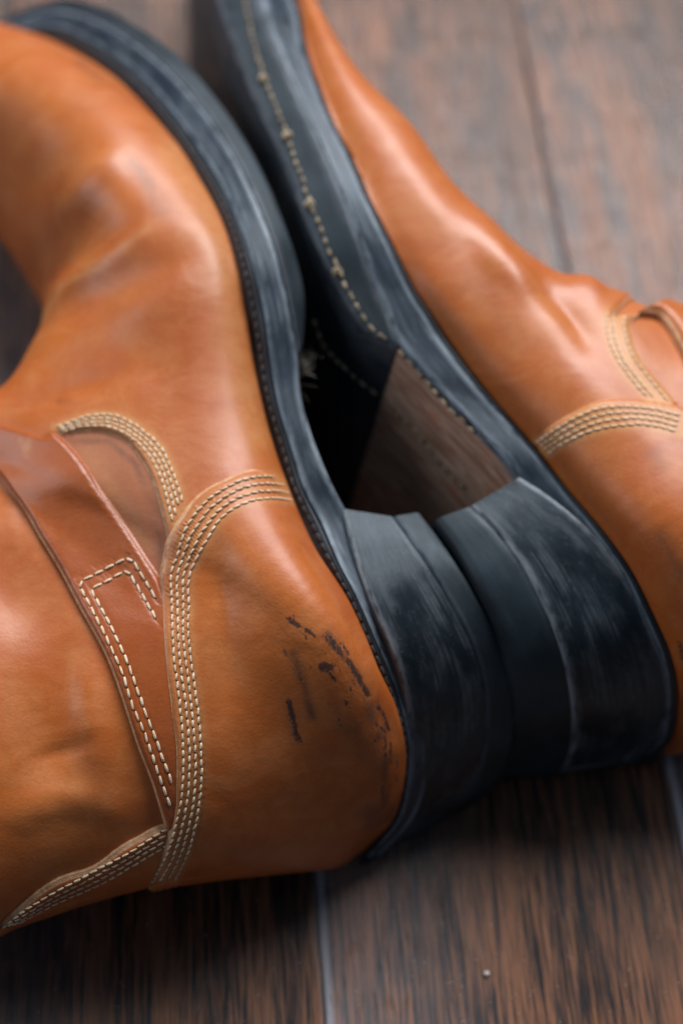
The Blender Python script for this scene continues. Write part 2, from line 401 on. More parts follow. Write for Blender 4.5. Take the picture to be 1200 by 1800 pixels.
def meshtree(o):
    me = o.data; return BVHTree.FromPolygons([tuple(v.co) for v in me.vertices], [tuple(p.vertices) for p in me.polygons])
def stitch_rows(name, trees, rows, pitch, rad, parent, mat=None, lift=.15, fill=.80, wob=.05, hol=True, flat=.62):
    """rows of separate thread stitches laid on the first surface each photo point meets; pitch and rad in mm"""
    V = []; Fc = []; mi = []
    for row in rows:
        pts = []; nrm = []
        for p in resample(row, 3):
            best = None; d = Vector(ray(*p)).normalized()
            for t in trees:
                r = t.ray_cast(Vector(CAM), d)
                if r[0] is not None and (best is None or r[3] < best[3]): best = r
            if best is None: continue
            nn = best[1] if best[1].dot(d) < 0 else -best[1]
            if pts and (best[0]-Vector(pts[-1])).length > .03: continue
            pts.append(np.array(best[0])); nrm.append(np.array(nn))
        if len(pts) < 4: continue
        pts = np.array(pts); nrm = np.array(nrm)
        k = np.ones(7)/7; nrm = np.stack([np.convolve(np.pad(nrm[:, c], 3, mode='edge'), k, 'valid') for c in range(3)], 1)
        L = np.r_[0, np.cumsum(np.linalg.norm(np.diff(pts, axis=0), axis=1))]; s = .2*pitch/1000*random.random()
        at = lambda x: (np.array([np.interp(x, L, pts[:, c]) for c in range(3)]), np.array([np.interp(x, L, nrm[:, c]) for c in range(3)]))
        while s+pitch/1000 < L[-1]:
            pl = pitch/1000*(1+random.uniform(-.07, .07)); a, na = at(s); b, nb = at(s+pl*fill)
            n = na+nb; n /= np.linalg.norm(n); t = b-a; ln = np.linalg.norm(t); t /= ln; n -= t*(n@t); n /= np.linalg.norm(n); x = np.cross(t, n)
            off = x*random.gauss(0, wob/1000); slant = x*random.gauss(.10, .05)/1000; r0 = rad/1000*(1+random.uniform(-.12, .12)); base = len(V)
            prof = [(-.02, -.5, .35), (.06, .15, .75), (.25, .75, 1.), (.5, .95, 1.06), (.75, .75, 1.), (.94, .15, .75), (1.02, -.5, .35)]
            for u, hh, rr in prof:
                c = a+t*ln*u+n*((lift+hh*rad*.35)/1000)+off+slant*(u-.5)*2
                for q in range(7):
                    an = 2*math.pi*q/7; V.append(c+(x*math.cos(an)+n*math.sin(an)*flat)*r0*rr)
            for i in range(len(prof)-1):
                for q in range(7):
                    Fc.append((base+i*7+q, base+i*7+(q+1) % 7, base+i*7+7+(q+1) % 7, base+i*7+7+q)); mi.append(0)
            if hol:                       # the needle hole at the end of the stitch
                c, nc = at(s+pl*(fill+1)/2); nc = nc/np.linalg.norm(nc); hb = len(V); rr = rad/1000*.85
                V.append(c+nc*.00016)
                for q in range(6):
                    an = 2*math.pi*q/6; V.append(c+off+nc*.00006+(x*math.cos(an)*1.1+t*math.sin(an)*.62)*rr)
                for q in range(6): Fc.append((hb, hb+1+q, hb+1+(q+1) % 6)); mi.append(1)
            s += pl
    if not V: return None
    o = link(name, V, Fc, None, parent, mats=[mat or M['thread'], M['hole']], mi=mi); o['kind'] = 'stuff'; return o
def between(a, b, n):
    A = resample(curve(a), 1); B = resample(curve(b), 1); k = 120
    f = lambda X: np.stack([np.interp(np.linspace(0, 1, k), np.linspace(0, 1, len(X)), X[:, c]) for c in range(2)], 1)
    A, B = f(A), f(B); return [A+(B-A)*i/(n-1) for i in range(n)]

def slab(name, lines, mat, parent, lean, zb=.3, n=160, rnd=1.0, wearln=(), caps=True, sub=5):
    """lines: tables of (px,py,z cm), one per edge across the thickness; the underside repeats them near the floor"""
    tops = [cr([P(*p) for p in l], n) for l in lines]
    bots = []
    for t in tops:
        b = t.copy(); dz = np.maximum(t[:, 2]-zb/100, 0); b[:, 0] += lean[0]*dz; b[:, 1] += lean[1]*dz; b[:, 2] = np.minimum(t[:, 2]-.0005, zb/100); bots.append(b)
    corners = tops+bots[::-1]; m = len(corners); prof = []; wear_sheen = []
    for i in range(m):
        c = corners[i]; a = corners[i-1]; b = corners[(i+1) % m]; w = 1. if i in wearln else 0.
        da = a-c; db = b-c; la = np.linalg.norm(da, axis=1, keepdims=True); lb = np.linalg.norm(db, axis=1, keepdims=True)
        ra = np.minimum(rnd/1000, la*.35)/np.maximum(la, 1e-9); rb = np.minimum(rnd/1000, lb*.35)/np.maximum(lb, 1e-9)
        p1 = c+da*ra; p2 = c+db*rb
        prof += [p1, (p1+p2+2*c)/4*.5+(p1+p2)/2*0+(c*.5+(p1+p2)*.25)*.5, p2]; wear_sheen += [.6*w, w, .6*w]
        nx = corners[(i+1) % m]; pn = nx+(c-nx)*np.minimum(rnd/1000, lb*.35)/np.maximum(lb, 1e-9)
        for k in range(1, sub): prof.append(p2+(pn-p2)*k/sub); wear_sheen.append(0)
    K = len(prof); G = np.stack(prof, 1); V = G.reshape(-1, 3); F_ = []
    for i in range(n-1):
        for k in range(K): F_.append((i*K+k, i*K+(k+1) % K, (i+1)*K+(k+1) % K, (i+1)*K+k))
    if caps: F_.append(tuple(range(K-1, -1, -1))); F_.append(tuple((n-1)*K+k for k in range(K)))
    u = np.r_[0, np.cumsum(np.linalg.norm(np.diff(tops[-1], axis=0), axis=1))]; v = np.r_[0, np.cumsum(np.linalg.norm(np.diff(G[n//2], axis=0), axis=1))]
    UV = np.stack(np.meshgrid(u, v, indexing='ij'), -1).reshape(-1, 2)
    c = G.mean((0, 1)); a = G[n//2, 1]; s = np.cross(G[n//2+1, 1]-a, G[n//2, 2]-a)@(a-G[n//2].mean(0))
    if s > 0: F_ = [f[::-1] for f in F_]
    o = link(name, V, F_, mat, parent, uv=UV, attrs={'wear_sheen': np.tile(wear_sheen, n)})
    e = o.modifiers.new('edges', 'EDGE_SPLIT'); e.split_angle = math.radians(50)
    return o

# ------------------------------------------------------------------ floor
fl = bpy.data.objects.new('floor', None); COL.objects.link(fl); fl['kind'] = 'structure'; fl['label'] = 'dark brown wood plank floor'
ang = math.atan2(-340/F, math.sin(0)+FW[1]+UP[1]*(4161/F)); pd = np.array([math.sin(ang), math.cos(ang)]); px_ = np.array([pd[1], -pd[0]])
s1 = P(555, 1560, 0)[:2]@px_; s2 = P(1211, 1560, 0)[:2]@px_; bw = s2-s1
def plank_mesh(w, L):
    prof = [(-w/2, -.012), (-w/2, -.0009), (-w/2+.0007, -.0006), (-w/2+.0015, -.0002), (-w/2+.0028, 0), (0, 0), (w/2-.003, 0), (w/2-.0013, -.0001), (w/2-.0005, -.0004), (w/2, -.0008), (w/2, -.012)]
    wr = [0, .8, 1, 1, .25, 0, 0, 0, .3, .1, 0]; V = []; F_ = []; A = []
    ys = np.linspace(-L/2, L/2, 200)
    for y in ys:
        j = .00025*math.sin(y*37)+.00012*math.sin(y*161)
        for (x, z), a in zip(prof, wr): V.append((x+(j if abs(x) > w/2-.004 else 0)*(1 if x < 0 else -1), y, z)); A.append(a*(.10+.9*min(1, max(0, (-.24-y)/.12))))  # painted seam reflection, strong at the near end and fading away
    k = len(prof)
    for i in range(len(ys)-1):
        for q in range(k-1): F_.append((i*k+q, i*k+q+1, (i+1)*k+q+1, (i+1)*k+q))
    return V, F_, A
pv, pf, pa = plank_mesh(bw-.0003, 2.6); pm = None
for i in range(-6, 8):
    cx = s1+(i+.5)*bw; c = px_*cx+pd*(.3+.05*(i % 3))
    if pm is None:
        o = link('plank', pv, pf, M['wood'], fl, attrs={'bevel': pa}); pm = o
    else:
        o = pm.copy(); COL.objects.link(o)
    o.location = (c[0], c[1], 0); o.rotation_euler = (0, 0, -ang)
link('subfloor', [(-2, -1.5, -.0125), (2, -1.5, -.0125), (2, 2, -.0125), (-2, 2, -.0125)], [(0, 1, 2, 3)], M['gap'], fl, smooth=False)

# ------------------------------------------------------------------ left boot
BL = empty('boot', 'left tan leather boot on its side, stitched heel panel in sharp focus with black scuffs', 'boot', 'pair of tan leather boots')
WL = [(-60,120,3.2),(0,78,5),(50,66,5.8),(100,78,6.5),(150,100,7.4),(200,135,8),(250,180,8.6),(300,240,9),(350,315,9.4),(390,390,9.6),(415,470,9.5),(430,550,9),(438,590,8.7),(450,665,8.3),(462,720,8),(485,800,7.6),(505,860,7.4),(545,950,7.3),(575,1000,7.2),(610,1060,7),(640,1130,6.6),(670,1200,5.9),(700,1270,5),(710,1320,4.1),(708,1380,3),(690,1440,1.8),(640,1503,.8)]
ML = [(-64,98,3.5),(0,62,5.3),(50,50,6.1),(105,50,6.8),(165,76,7.7),(225,115,8.3),(282,172,8.9),(335,242,9.3),(385,320,9.7),(420,398,9.9),(445,475,9.8),(462,550,9.3),(469,600,9),(478,665,8.5),(489,720,8.2),(512,795,7.8),(532,860,7.6),(566,925,7.4),(592,985,7.3),(625,1050,7.1),(655,1118,6.7),(685,1190,6),(708,1262,5.1),(716,1315,4.2),(714,1378,3.1),(694,1445,1.9),(643,1508,.85)]
OL = [(-64,84,3.5),(0,45,5.3),(54,24,6.1),(112,16,6.9),(175,35,7.8),(238,74,8.4),(300,125,9),(360,195,9.4),(410,270,9.8),(450,350,10),(480,425,9.9),(500,500,9.5),(513,560,9.1),(524,625,8.6),(529,690,8.2),(550,765,7.9),(583,845,7.6),(618,915,7.0),(650,985,6.8),(680,1040,6.7),(712,1110,6.2),(738,1180,5.6),(755,1250,4.6),(760,1310,3.8),(752,1370,2.8),(725,1440,1.7),(670,1500,.7)]
HL = [(-64,70,3.5),(0,34,5.3),(55,8,6.1),(115,-6,6.9),(182,10,7.8),(247,46,8.3),(312,93,8.8),(375,163,9.2),(430,240,9.5),(475,325,9.7),(505,400,9.6),(526,465,9.2),(537,525,8.9),(534,600,8.5)]
lnL = (-.22, -.06)
A_ = [((-45,110,3.0),(-75,125,2.6),3.4,.4,2,0),
 ((0,84,5),(-150,135,3),5.6,.35,1.8,0),((50,70,5.8),(-200,190,3.2),6.6,.33,1.6,0),((100,80,6.5),(-200,240,3.6),7.5,.33,1.5,0),
 ((200,137,8),(-120,290,4),8.8,.33,1.4,0),((300,242,9),(-8,362,4.2),9.8,.33,1.35,0),((350,317,9.4),(30,442,4.4),10.1,.33,1.3,0),
 ((390,392,9.6),(64,484,4.5),10.2,.33,1.3,0),((415,472,9.5),(93,532,4.6),10.1,.33,1.3,0),((430,552,9),(102,580,4.8),9.8,.32,1.3,0),
 ((450,667,8.3),(70,682,5),9.3,.30,1.3,0),((485,802,7.6),(25,744,5.2),8.9,.30,1.35,0),((545,952,7.3),(-60,775,5.3),8.7,.28,1.4,0),
 ((610,1062,7),(-80,790,5.4),8.6,.28,1.5,0),((670,1202,5.9),(-95,800,5.4),8.4,.28,1.7,0),((700,1272,5),(-102,805,5.4),8.2,.28,1.8,0),
 ((710,1352,3.6),(-110,810,5.4),8.0,.30,1.9,0),((690,1440,1.9),(-116,815,5.4),7.8,.33,2,0),((646,1486,1.0),(-122,820,5.4),7.6,.36,2,.2),
 ((575,1500,1.8),(-128,824,5.3),7.5,.40,2,.8),((430,1516,3),(-136,828,5.2),7.5,.45,2,1),((330,1524,3.3),(-145,832,5.1),7.5,.47,2,1),
 ((230,1549,3.5),(-160,838,5),7.6,.48,2,1),((110,1580,3.6),(-190,850,5),7.8,.5,2,1),((0,1625,3.7),(-240,868,5),8,.5,2,1),
 ((-150,1680,3.8),(-340,900,5),8.2,.5,2,1),((-400,1720,3.8),(-560,960,4.6),8.2,.5,2,1)]
strL = [  # vamp folds
 ([(60,575),(110,515),(190,465),(265,405)], 22, 1.7), ([(70,500),(120,440),(170,380)], 38, -1.5), ([(110,410),(160,330),(215,265)], 26, 1.8),
 ([(150,560),(240,500),(330,455)], 34, -1.2), ([(40,330),(90,300),(150,200)], 40, -1.2), ([(30,680),(80,625),(160,590)], 34, 1.5), ([(30,730),(120,690),(220,660)], 26, -1.2),
 ([(180,230),(240,300),(290,380)], 40, -.9), ([(210,560),(300,520),(380,560)], 50, .8), ([(120,620),(240,620),(330,680)], 46, -.8),
 # counter dent and heel bulge
 ([(-40,905),(60,890),(150,860)], 70, 1.2), ([(-90,930),(30,930),(110,970)], 95, 3.2), ([(-20,850),(70,850),(180,860)], 34, 1.1), ([(385,960),(400,1100),(395,1250)], 34, -1.6), ([(455,960),(520,1050),(600,1180),(640,1300)], 60, 2.2), ([(560,1420),(470,1440)], 60, -1.0), ([(640,1200),(672,1300)], 22, -.8),
 # shaft hollow and folds
 ([(150,1170),(165,1290),(180,1380)], 30, 1.8), ([(60,1200),(90,1330),(100,1430)], 60, -2.4), ([(20,1440),(120,1400),(220,1430)], 36, 1.6), ([(-20,1000),(60,1080),(120,1200)], 60, -1.0), ([(60,1340),(170,1300)], 16, -.6)]
bodyL = Body(A_, strokes=strL)
WLc = curve([(x, y) for x, y, z in WL], 160)
def skive(amt, wd=26, line=WLc): return lambda P3, d: -amt*np.exp(-(dseg(proj(P3), line)/wd)**2)
r1 = [(510,846),(480,838),(450,838),(420,846),(392,860),(370,875),(354,890),(337,912),(328,928),(321,945),(312,976),(303,998),(300.5,1020),(302.5,1047),(303.5,1093),(307,1160),(318,1250),(322,1325),(320,1390),(310,1450),(295,1500),(277,1535),(265,1556)]
r4 = [(516,880),(480,876),(450,879),(420,888),(400,901),(383,917),(372,936),(358,958),(347,980),(337,1000),(332,1020),(331,1038),(333,1066),(331,1100),(336,1160),(345,1225),(352,1300),(354,1360),(347,1430),(330,1500),(305,1549)]
cedge = [(512,858),(500,842),(480,832),(440,828),(420,835),(392,848),(365,862),(343,879),(325,901),(308,926),(295,952),(290,980),(285,1002),(283,1020),(284,1047),(283,1100),(287,1175),(295,1250),(302,1310),(302,1380),(300,1420),(287,1470),(272,1515),(255,1545)]
a1 = [(100,751),(150,733),(185,729),(220,737),(255,760),(285,790),(302,825),(315,860),(322,890)]
a4 = [(107,759),(150,749),(190,750),(220,762),(250,785),(272,815),(287,850),(297,890),(306,920)]
aedge = [(112,767),(150,762),(190,765),(220,777),(245,805),(265,840),(280,885),(292,930),(298,960)]
sL = [(0,835),(20,860),(45,900),(70,945),(95,985),(115,1020),(140,1068),(163,1108),(185,1150),(205,1200),(225,1260),(245,1320),(265,1370),(280,1420),(290,1455)]
sR = [(95,760),(120,780),(150,815),(175,855),(205,895),(235,940),(260,980),(285,1020),(305,1080),(315,1150),(325,1300),(322,1400),(305,1460)]
bedge = [(0,1622),(30,1595),(65,1565),(105,1540),(165,1520),(210,1487),(250,1465),(272,1452),(300,1446)]
b1 = [(5,1630),(75,1580),(165,1532),(225,1500),(280,1465),(300,1455)]
b4 = [(30,1624),(100,1587),(175,1554),(225,1526),(275,1496),(300,1480)]
bx_o = [(300,1418),(275,1350),(255,1290),(235,1245),(215,1180),(187,1120),(155,1057),(137,1025),(230,978),(255,1020),(284,1068)]
bx_i = [(303,1378),(275,1300),(250,1235),(225,1165),(200,1110),(175,1065),(160,1037),(225,1001),(250,1045),(284,1104)]
def band(a, b, wd, amt): return [(list(x), wd, amt) for x in between(a, b, 3)]
ink = [([(508,1088),(524,1100)],7,.85),([(532,1102),(540,1112)],4,.6),([(541,1108),(552,1118)],5,.75),([(575,1118),(588,1133),(598,1150)],11,.72),([(600,1130),(612,1150)],5,.6),
 ([(610,1160),(630,1190),(640,1212),(648,1222)],8,.76),([(566,1172),(578,1172)],10,.92),([(575,1178),(590,1198)],5,.7),([(498,1140),(503,1152)],3.5,.7),
 ([(507,1232),(513,1256)],6,.95),([(513,1256),(518,1282),(526,1303)],7.5,.70),([(596,1265),(599,1280)],3,.7),([(664,1242),(674,1256),(682,1282)],5.5,.7),([(675,1300),(678,1320)],5,.55),([(686,1306),(686,1330)],3.5,.7),
 ([(698,1325),(698,1352)],4,.55),([(520,1170),(535,1215),(550,1262)],5,.42),([(230,285),(250,300)],9,.45),([(672,1380),(672,1400)],4,.6)]
for k_ in range(34):                       # small broken flecks round the larger scuffs
    u_ = rng.random(); bx_, by_ = [(508+140*u_, 1085+135*u_), (500+190*u_, 1140+190*u_), (655+35*u_, 1230+150*u_)][k_ % 3]
    bx_ += rng.normal(0, 9); by_ += rng.normal(0, 9); l_ = rng.uniform(3, 14); ink.append(([(bx_, by_), (bx_+l_*.35, by_+l_)], rng.uniform(2.5, 5), rng.uniform(.42, .68)))
smud = [([(575,1115),(600,1150),(640,1215)],13,.45),([(508,1240),(522,1300)],10,.4),([(650,1300),(680,1360)],18,.3),([(575,1190),(600,1260)],16,.22),([(515,1150),(530,1195),(548,1258)],9,.85),([(650,1245),(665,1290)],18,.8),([(640,1325),(690,1330)],14,.4),([(676,1330),(676,1420)],9,.75),([(650,1435),(680,1430)],22,.6),([(600,1270),(640,1300)],22,.4),
 ([(585,1120),(600,1150)],12,.3),([(235,290),(260,320),(285,370)],13,.42),([(140,110),(175,140)],8,.35),([(105,705),(130,708)],5,.35),([(50,470),(110,370)],25,.25),([(380,940),(400,960)],14,.3),([(250,1360),(290,1440)],12,.2)]
specL = {'pale': band(a1, a4, 8, .75)+band(r1, r4, 9, .42)+band([(510,846),(450,838),(392,860)], [(516,880),(450,879),(400,901)], 9, .5)+[(r4,10,.45)]+[(curve([(150,470),(210,440),(262,400)]),7,.3),([(75,560),(110,500),(190,462)],5,.4)], 'ink': ink, 'smudge_shade': smud}
specL['pale'].append((curve([(300,270),(350,350),(395,480),(420,620),(455,770)]), 30, .42))
specB = {'pale': [([(90,1450),(160,1390)],50,.15)], 'ink': [], 'smudge_shade': [([(280,1300),(285,1430)],18,.3)]}
at = masks(bodyL.G.reshape(-1,3), bodyL.Nn.reshape(-1,3), specB)
shL = bodyL.mesh('shaft', M['tan'], BL, at, inset=.0)
quL = panel('quarter', bodyL, [('px', [(60,745),(150,725),(230,740),(290,790),(330,900),(330,1000),(325,1100),(300,1110)]), ('px', [(250,1050),(200,960),(150,880),(90,800)])], .7, M['quarter'], BL, {'pale': [([(160,800),(260,960)],16,.2)], 'smudge_shade': [([(120,775),(190,775),(240,815),(275,900),(287,1000)],6,.6)]}, grid=1.6, under=.3)  # dark line inside the arch paints the shade below the vamp edge
vaL = panel('vamp', bodyL, [('px', [(498,880),(460,890),(400,920),(350,980),(320,1010),(302,990)]), ('px', aedge[::-1]), ('px', [(105,768),(70,790),(40,800)]), ('uv', [(11.6,.56),(11.6,.92),(11.2,.95),(.25,.95),(.25,.0)]), ('uv', [(11.9,.0)])],
   1.7, M['tan'], BL, specL, grid=1.25, bulge=skive(1.3), rows=[(curve(aedge, 60)+np.array([6,-4]), 5, .35)])
rowsC = between(r1, r4, 4)
coL = panel('counter', bodyL, [('px', cedge), ('rel', [(0,-.10)]), ('uv', [(19.3,-.13),(17.6,-.035),(12.0,-.012)])],
   3.3, M['tan'], BL, specL, grid=.65, rim=1.25, bulge=skive(2.9, 34), under=.5, rows=[(r, 3.2, -.28) for r in rowsC]+[(curve(cedge, 120)+np.array([8,1]), 6, .28)])
stL = panel('strap', bodyL, [('px', sL), ('px', sR[::-1]), ('px', [(95,760),(85,772)]), ('rel', [(-.0,.25)]), ('rel', [(3.5, .0)]), ], 2.6, M['strap'], BL, {'smudge_shade': [([(140,1060),(290,1420)],9,.2), ([(120,790),(200,900),(270,1010)],6,.25)], 'pale': [([(38,772),(46,802)],3,.55), ([(54,768),(48,792)],3,.5)]}, grid=1.1, rim=.8, only=sL, rows=[(bx_o, 3.4, -.25), (bx_i, 3.4, -.25)], under=.3)
bsL = panel('backstay', bodyL, [('px', [(-60,1665)]+bedge+[(318,1450)]), ('px', [(318,1450),(325,1520)]), ('rel', [(0,-.12)]), ('rel', [(4.4,-.0)])], 1.9, M['tan'], BL, {'smudge_shade': [([(0,1640),(240,1550)],12,.2)]}, grid=1.1, rows=[(r, 3, -.2) for r in between(b1, b4, 4)])
tv, tc, ts, tb = meshtree(vaL), meshtree(coL), meshtree(stL), meshtree(bsL)
stitch_rows('stitching', [tc], rowsC, 2.15, .275, BL)
stitch_rows('stitching', [tv], between(a1, a4, 4), 2.1, .27, BL)
stitch_rows('stitching', [ts], [resample(bx_o, 2), resample(bx_i, 2)], 2.9, .31, BL)
stitch_rows('stitching', [tb], between(b1, b4, 4), 2.3, .29, BL)
def lines(*ls, a=0, b=None): return [l[a:b] for l in ls]
slab('welt', lines(WL, [tuple(np.array(w)*.15+np.array(m)*.85+np.array([0,0,.12])) for w, m in zip(WL, ML)], ML), M['welt'], BL, lnL, rnd=.8)
slab('outsole', lines([tuple(np.array(m)*.8+np.array(o)*.2-np.array([0,0,.5])) for m, o in zip(ML, OL)], [tuple(np.array(m)+np.array([0,0,-.02])) for m in ML], OL), M['mid'], BL, lnL, wearln=(1,2), rnd=1.2)
slab('half_sole', [[tuple(np.array(m)-np.array([0,0,.15])) for m in OL[:14]], [tuple(np.array(m)+np.array([0,0,-.03])) for m in OL[:14]], HL], M['half'], BL, lnL, rnd=1.6, wearln=(1,))
L0 = [(600,894,7.25),(622,975,7.2),(653,1062,7.05),(685,1135,6.6),(706,1197,5.95),(717,1260,5),(720,1316,4),(712,1375,3),(695,1430,1.9),(665,1490,.8)]
L1 = [(690,908,7.2),(725,955,7.15),(762,1010,7),(800,1075,6.6),(830,1135,6),(848,1200,5.1),(852,1270,4),(845,1330,3),(825,1385,1.9),(775,1440,.7)]
L2 = [(738,900,7.1),(770,942,7),(808,998,6.9),(845,1060,6.5),(875,1115,5.9),(897,1185,5),(905,1250,3.9),(900,1310,2.9),(882,1360,1.8),(840,1398,.6)]
slab('heel_stack', [L0, L1], M['stack'], BL, lnL, rnd=.8, wearln=(0,), sub=14)
slab('top_lift', [[(x-1,y,z-.02) for x,y,z in L1], L2], M['rubber'], BL, lnL, rnd=1.3, wearln=(0,), sub=8)
tw = meshtree(bpy.data.objects['welt'])
M['black_thread'] = thread('black_waxed_thread', (.05, .05, .052), (.012, .012, .013))
stitch_rows('welt_stitching', [tw], [resample(curve([(x+(u-x)*.55, y+(v-y)*.55) for (x, y, z), (u, v, w) in zip(WL, ML)]), 2)], 3.0, .42, BL, M['black_thread'], hol=False)
# pale lint caught at the waist of the sole
V = []; Fc = []
for k in range(22):
    c = P(536+random.gauss(0,5), 645+random.gauss(0,16), 7.4+random.gauss(0,.25)); d = rng.normal(0, 1, 3); d /= np.linalg.norm(d); e = rng.normal(0, 1, 3)
    pts = [c+d*t*.005+e*.0016*math.sin(t*5+k) for t in np.linspace(-.5, .5, 6)]; b0 = len(V)
    for p in pts: V += [p+np.array([.00006,0,0]), p+np.array([-.00003,.00005,0]), p+np.array([-.00003,-.00005,.00004])]
    for i in range(5):
        for q in range(3): Fc.append((b0+i*3+q, b0+i*3+(q+1) % 3, b0+i*3+3+(q+1) % 3, b0+i*3+3+q))
lt = link('thread_tuft', V, Fc, M['lint'], BL); lt['label'] = 'pale frayed thread tuft at the sole waist'

# ------------------------------------------------------------------ right boot
BR = empty('boot', 'right tan leather boot on its side, showing its stitched black sole and brown waist', 'boot', 'pair of tan leather boots')
lnR = (-.17, -.06)
WR = [(480,-180,4.5),(500,-120,6.5),(510,-60,8),(530,20,9),(545,100,9.5),(580,200,9.8),(620,280,9.8),(650,350,9.8),(690,430,9.5),(730,510,9),(760,555,8.7),(790,600,8.4),(850,680,8),(900,735,7.7),(945,790,7.5),(1000,860,7.4),(1060,930,7.3),(1110,1000,7),(1150,1080,6.4),(1180,1150,5.4),(1192,1220,4),(1185,1290,2),(1160,1320,.8)]
OR = [(420,-190,4.6),(430,-130,6.6),(442,-65,8.2),(460,10,9.2),(490,88,9.8),(528,175,10),(565,255,10),(597,330,10),(628,415,9.7),(660,498,9.2),(680,548,8.9),(702,602,8.6),(765,675,8.2),(830,745,7.9),(888,808,7.6),(930,870,7.1),(990,950,6.9),(1045,1025,6.5),(1085,1100,5.8),(1112,1170,4.8),(1125,1235,3.6),(1115,1300,1.8),(1095,1335,.7)]
MR = [tuple(np.array(w)*.86+np.array(o)*.14+np.array([0,0,.15])) for w, o in zip(WR, OR)]
HR = [(348,-185,4.5),(356,-125,6.5),(366,-55,8.0),(387,18,8.9),(415,100,9.4),(454,193,9.6),(491,270,9.6),(522,351,9.6),(555,431,9.35),(596,511,8.9),(642,580,8.6),(696,614,8.45)]
AR = [((478,-165,5),(470,-150,4.6),5.3,.4,1.6,0),((500,-90,7),(505,-60,5.5),7.8,.4,1.6,0),((512,-22,8.4),(522,8,6),8.6,.38,1.5,0),((528,20,9),(550,72,6),9.1,.38,1.4,0),((545,100,9.5),(588,162,6),9.6,.36,1.3,0),
 ((580,200,9.8),(645,258,6),9.9,.36,1.3,0),((620,280,9.8),(735,318,6),10,.36,1.3,0),((650,350,9.8),(775,402,6),10,.36,1.3,0),((690,430,9.5),(842,446,6),9.8,.35,1.3,0),
 ((730,510,9),(912,512,6),9.5,.35,1.3,0),((790,600,8.4),(990,562,5.8),9.3,.35,1.3,0),((850,680,8),(1042,580,5.5),9.1,.34,1.3,0),((945,792,7.5),(1105,588,5.5),8.9,.32,1.35,0),
 ((1000,862,7.4),(1150,602,5.5),8.8,.30,1.4,0),((1060,932,7.3),(1185,606,5.5),8.6,.3,1.5,0),((1110,1002,7),(1215,604,5.5),8.5,.3,1.6,0),((1150,1082,6.4),(1245,600,5.5),8.4,.3,1.7,0),
 ((1180,1152,5.4),(1270,596,5.5),8.2,.3,1.8,0),((1192,1220,4),(1290,592,5.5),8.1,.3,1.9,0),((1190,1285,2.2),(1310,588,5.5),8,.33,2,0),((1240,1300,2),(1335,582,5.4),7.9,.4,2,.6),
 ((1340,1270,3),(1380,570,5.2),7.9,.45,2,1),((1480,1210,3.4),(1460,545,5),8,.48,2,1),((1700,1120,3.6),(1620,490,5),8,.5,2,1)]
strR = [([(660,150),(740,240),(830,330)],26,1.2),([(600,180),(680,330),(770,480)],40,-1.2),([(820,380),(870,450),(930,520)],24,2.2),([(940,500),(1000,550),(1040,620)],26,-2.6),([(1000,480),(1050,520)],16,2),([(780,420),(880,560),(980,660)],50,-1.2),
 ([(1120,860),(1190,960)],50,1.5)]
bodyR = Body(AR, strokes=strR, NT=360, NR=260)
ra1 = [(1067,548),(1066,580),(1080,625),(1105,662),(1142,704)]; ra4 = [(1096,556),(1096,580),(1110,625),(1137,662),(1176,710)]
raedge = [(1150,556),(1112,560),(1105,582),(1118,625),(1145,662),(1190,712)]
rc1 = [(942,778),(1000,740),(1050,719),(1100,715),(1150,720),(1199,732)]; rc4 = [(962,796),(1012,768),(1062,751),(1112,746),(1150,749),(1199,762)]
rcedge = [(932,768),(950,756),(1000,730),(1050,708),(1100,704),(1150,710),(1199,722),(1235,745)]
specR = {'pale': band(ra1, ra4, 8, .95)+band(rc1, rc4, 9, .85), 'ink': [([(1168,952),(1182,980)],7,.35),([(1195,1130),(1200,1160)],9,.6)],
 'smudge_shade': [([(1162,945),(1185,990),(1200,1015)],14,.5),([(1150,800),(1160,815)],16,.3),([(830,500),(900,600)],40,.16),([(950,760),(1010,850),(1080,930)],10,.25)]}
bodyR.mesh('shaft', M['tan'], BR, masks(bodyR.G.reshape(-1,3), bodyR.Nn.reshape(-1,3), {}))
WRc = curve([(x, y) for x, y, z in WR], 160)
vaR = panel('vamp', bodyR, [('px', [(938,800),(1000,765),(1060,745),(1120,740),(1180,745)]), ('px', raedge[::-1]), ('px', [(1090,558),(1075,560)]), ('uv', [(12.0,.56),(12.0,.92),(11.5,.95),(.25,.95),(.25,0)]), ('uv', [(12.2,0)])],
   1.7, M['tan'], BR, specR, grid=1.7, bulge=skive(1.3, 26, WRc))
coR = panel('counter', bodyR, [('px', rcedge), ('uv', [(18.5,.16),(18.9,.0),(18.6,-.02),(12.1,-.012)])], 3.0, M['tan'], BR, specR, grid=1.4, bulge=skive(2.6, 34, WRc), under=.5)
srR = panel('strap', bodyR, [('px', [(1118,556),(1150,560),(1172,582),(1190,612),(1210,650),(1240,720)]), ('uv', [(20.5,.30),(20.5,.62)]), ('uv', [(14.6,.62)])], 4.2, M['tan'], BR, {}, grid=1.7, under=.3)
tvr, tcr = meshtree(vaR), meshtree(coR)
stitch_rows('stitching', [tvr], between(ra1, ra4, 4), 2.2, .27, BR)
stitch_rows('stitching', [tcr], between(rc1, rc4, 4), 2.2, .27, BR)
slab('welt', [WR, [tuple(np.array(w)*.5+np.array(m)*.5+np.array([0,0,.06])) for w, m in zip(WR, MR)], MR], M['welt'], BR, lnR, rnd=.8)
osR = slab('outsole', [[tuple(np.array(m)*.8+np.array(o)*.2-np.array([0,0,.5])) for m, o in zip(MR, OR)], [tuple(np.array(m)+np.array([0,0,-.02])) for m in MR], OR], M['mid'], BR, lnR, wearln=(1,2), rnd=1.2)
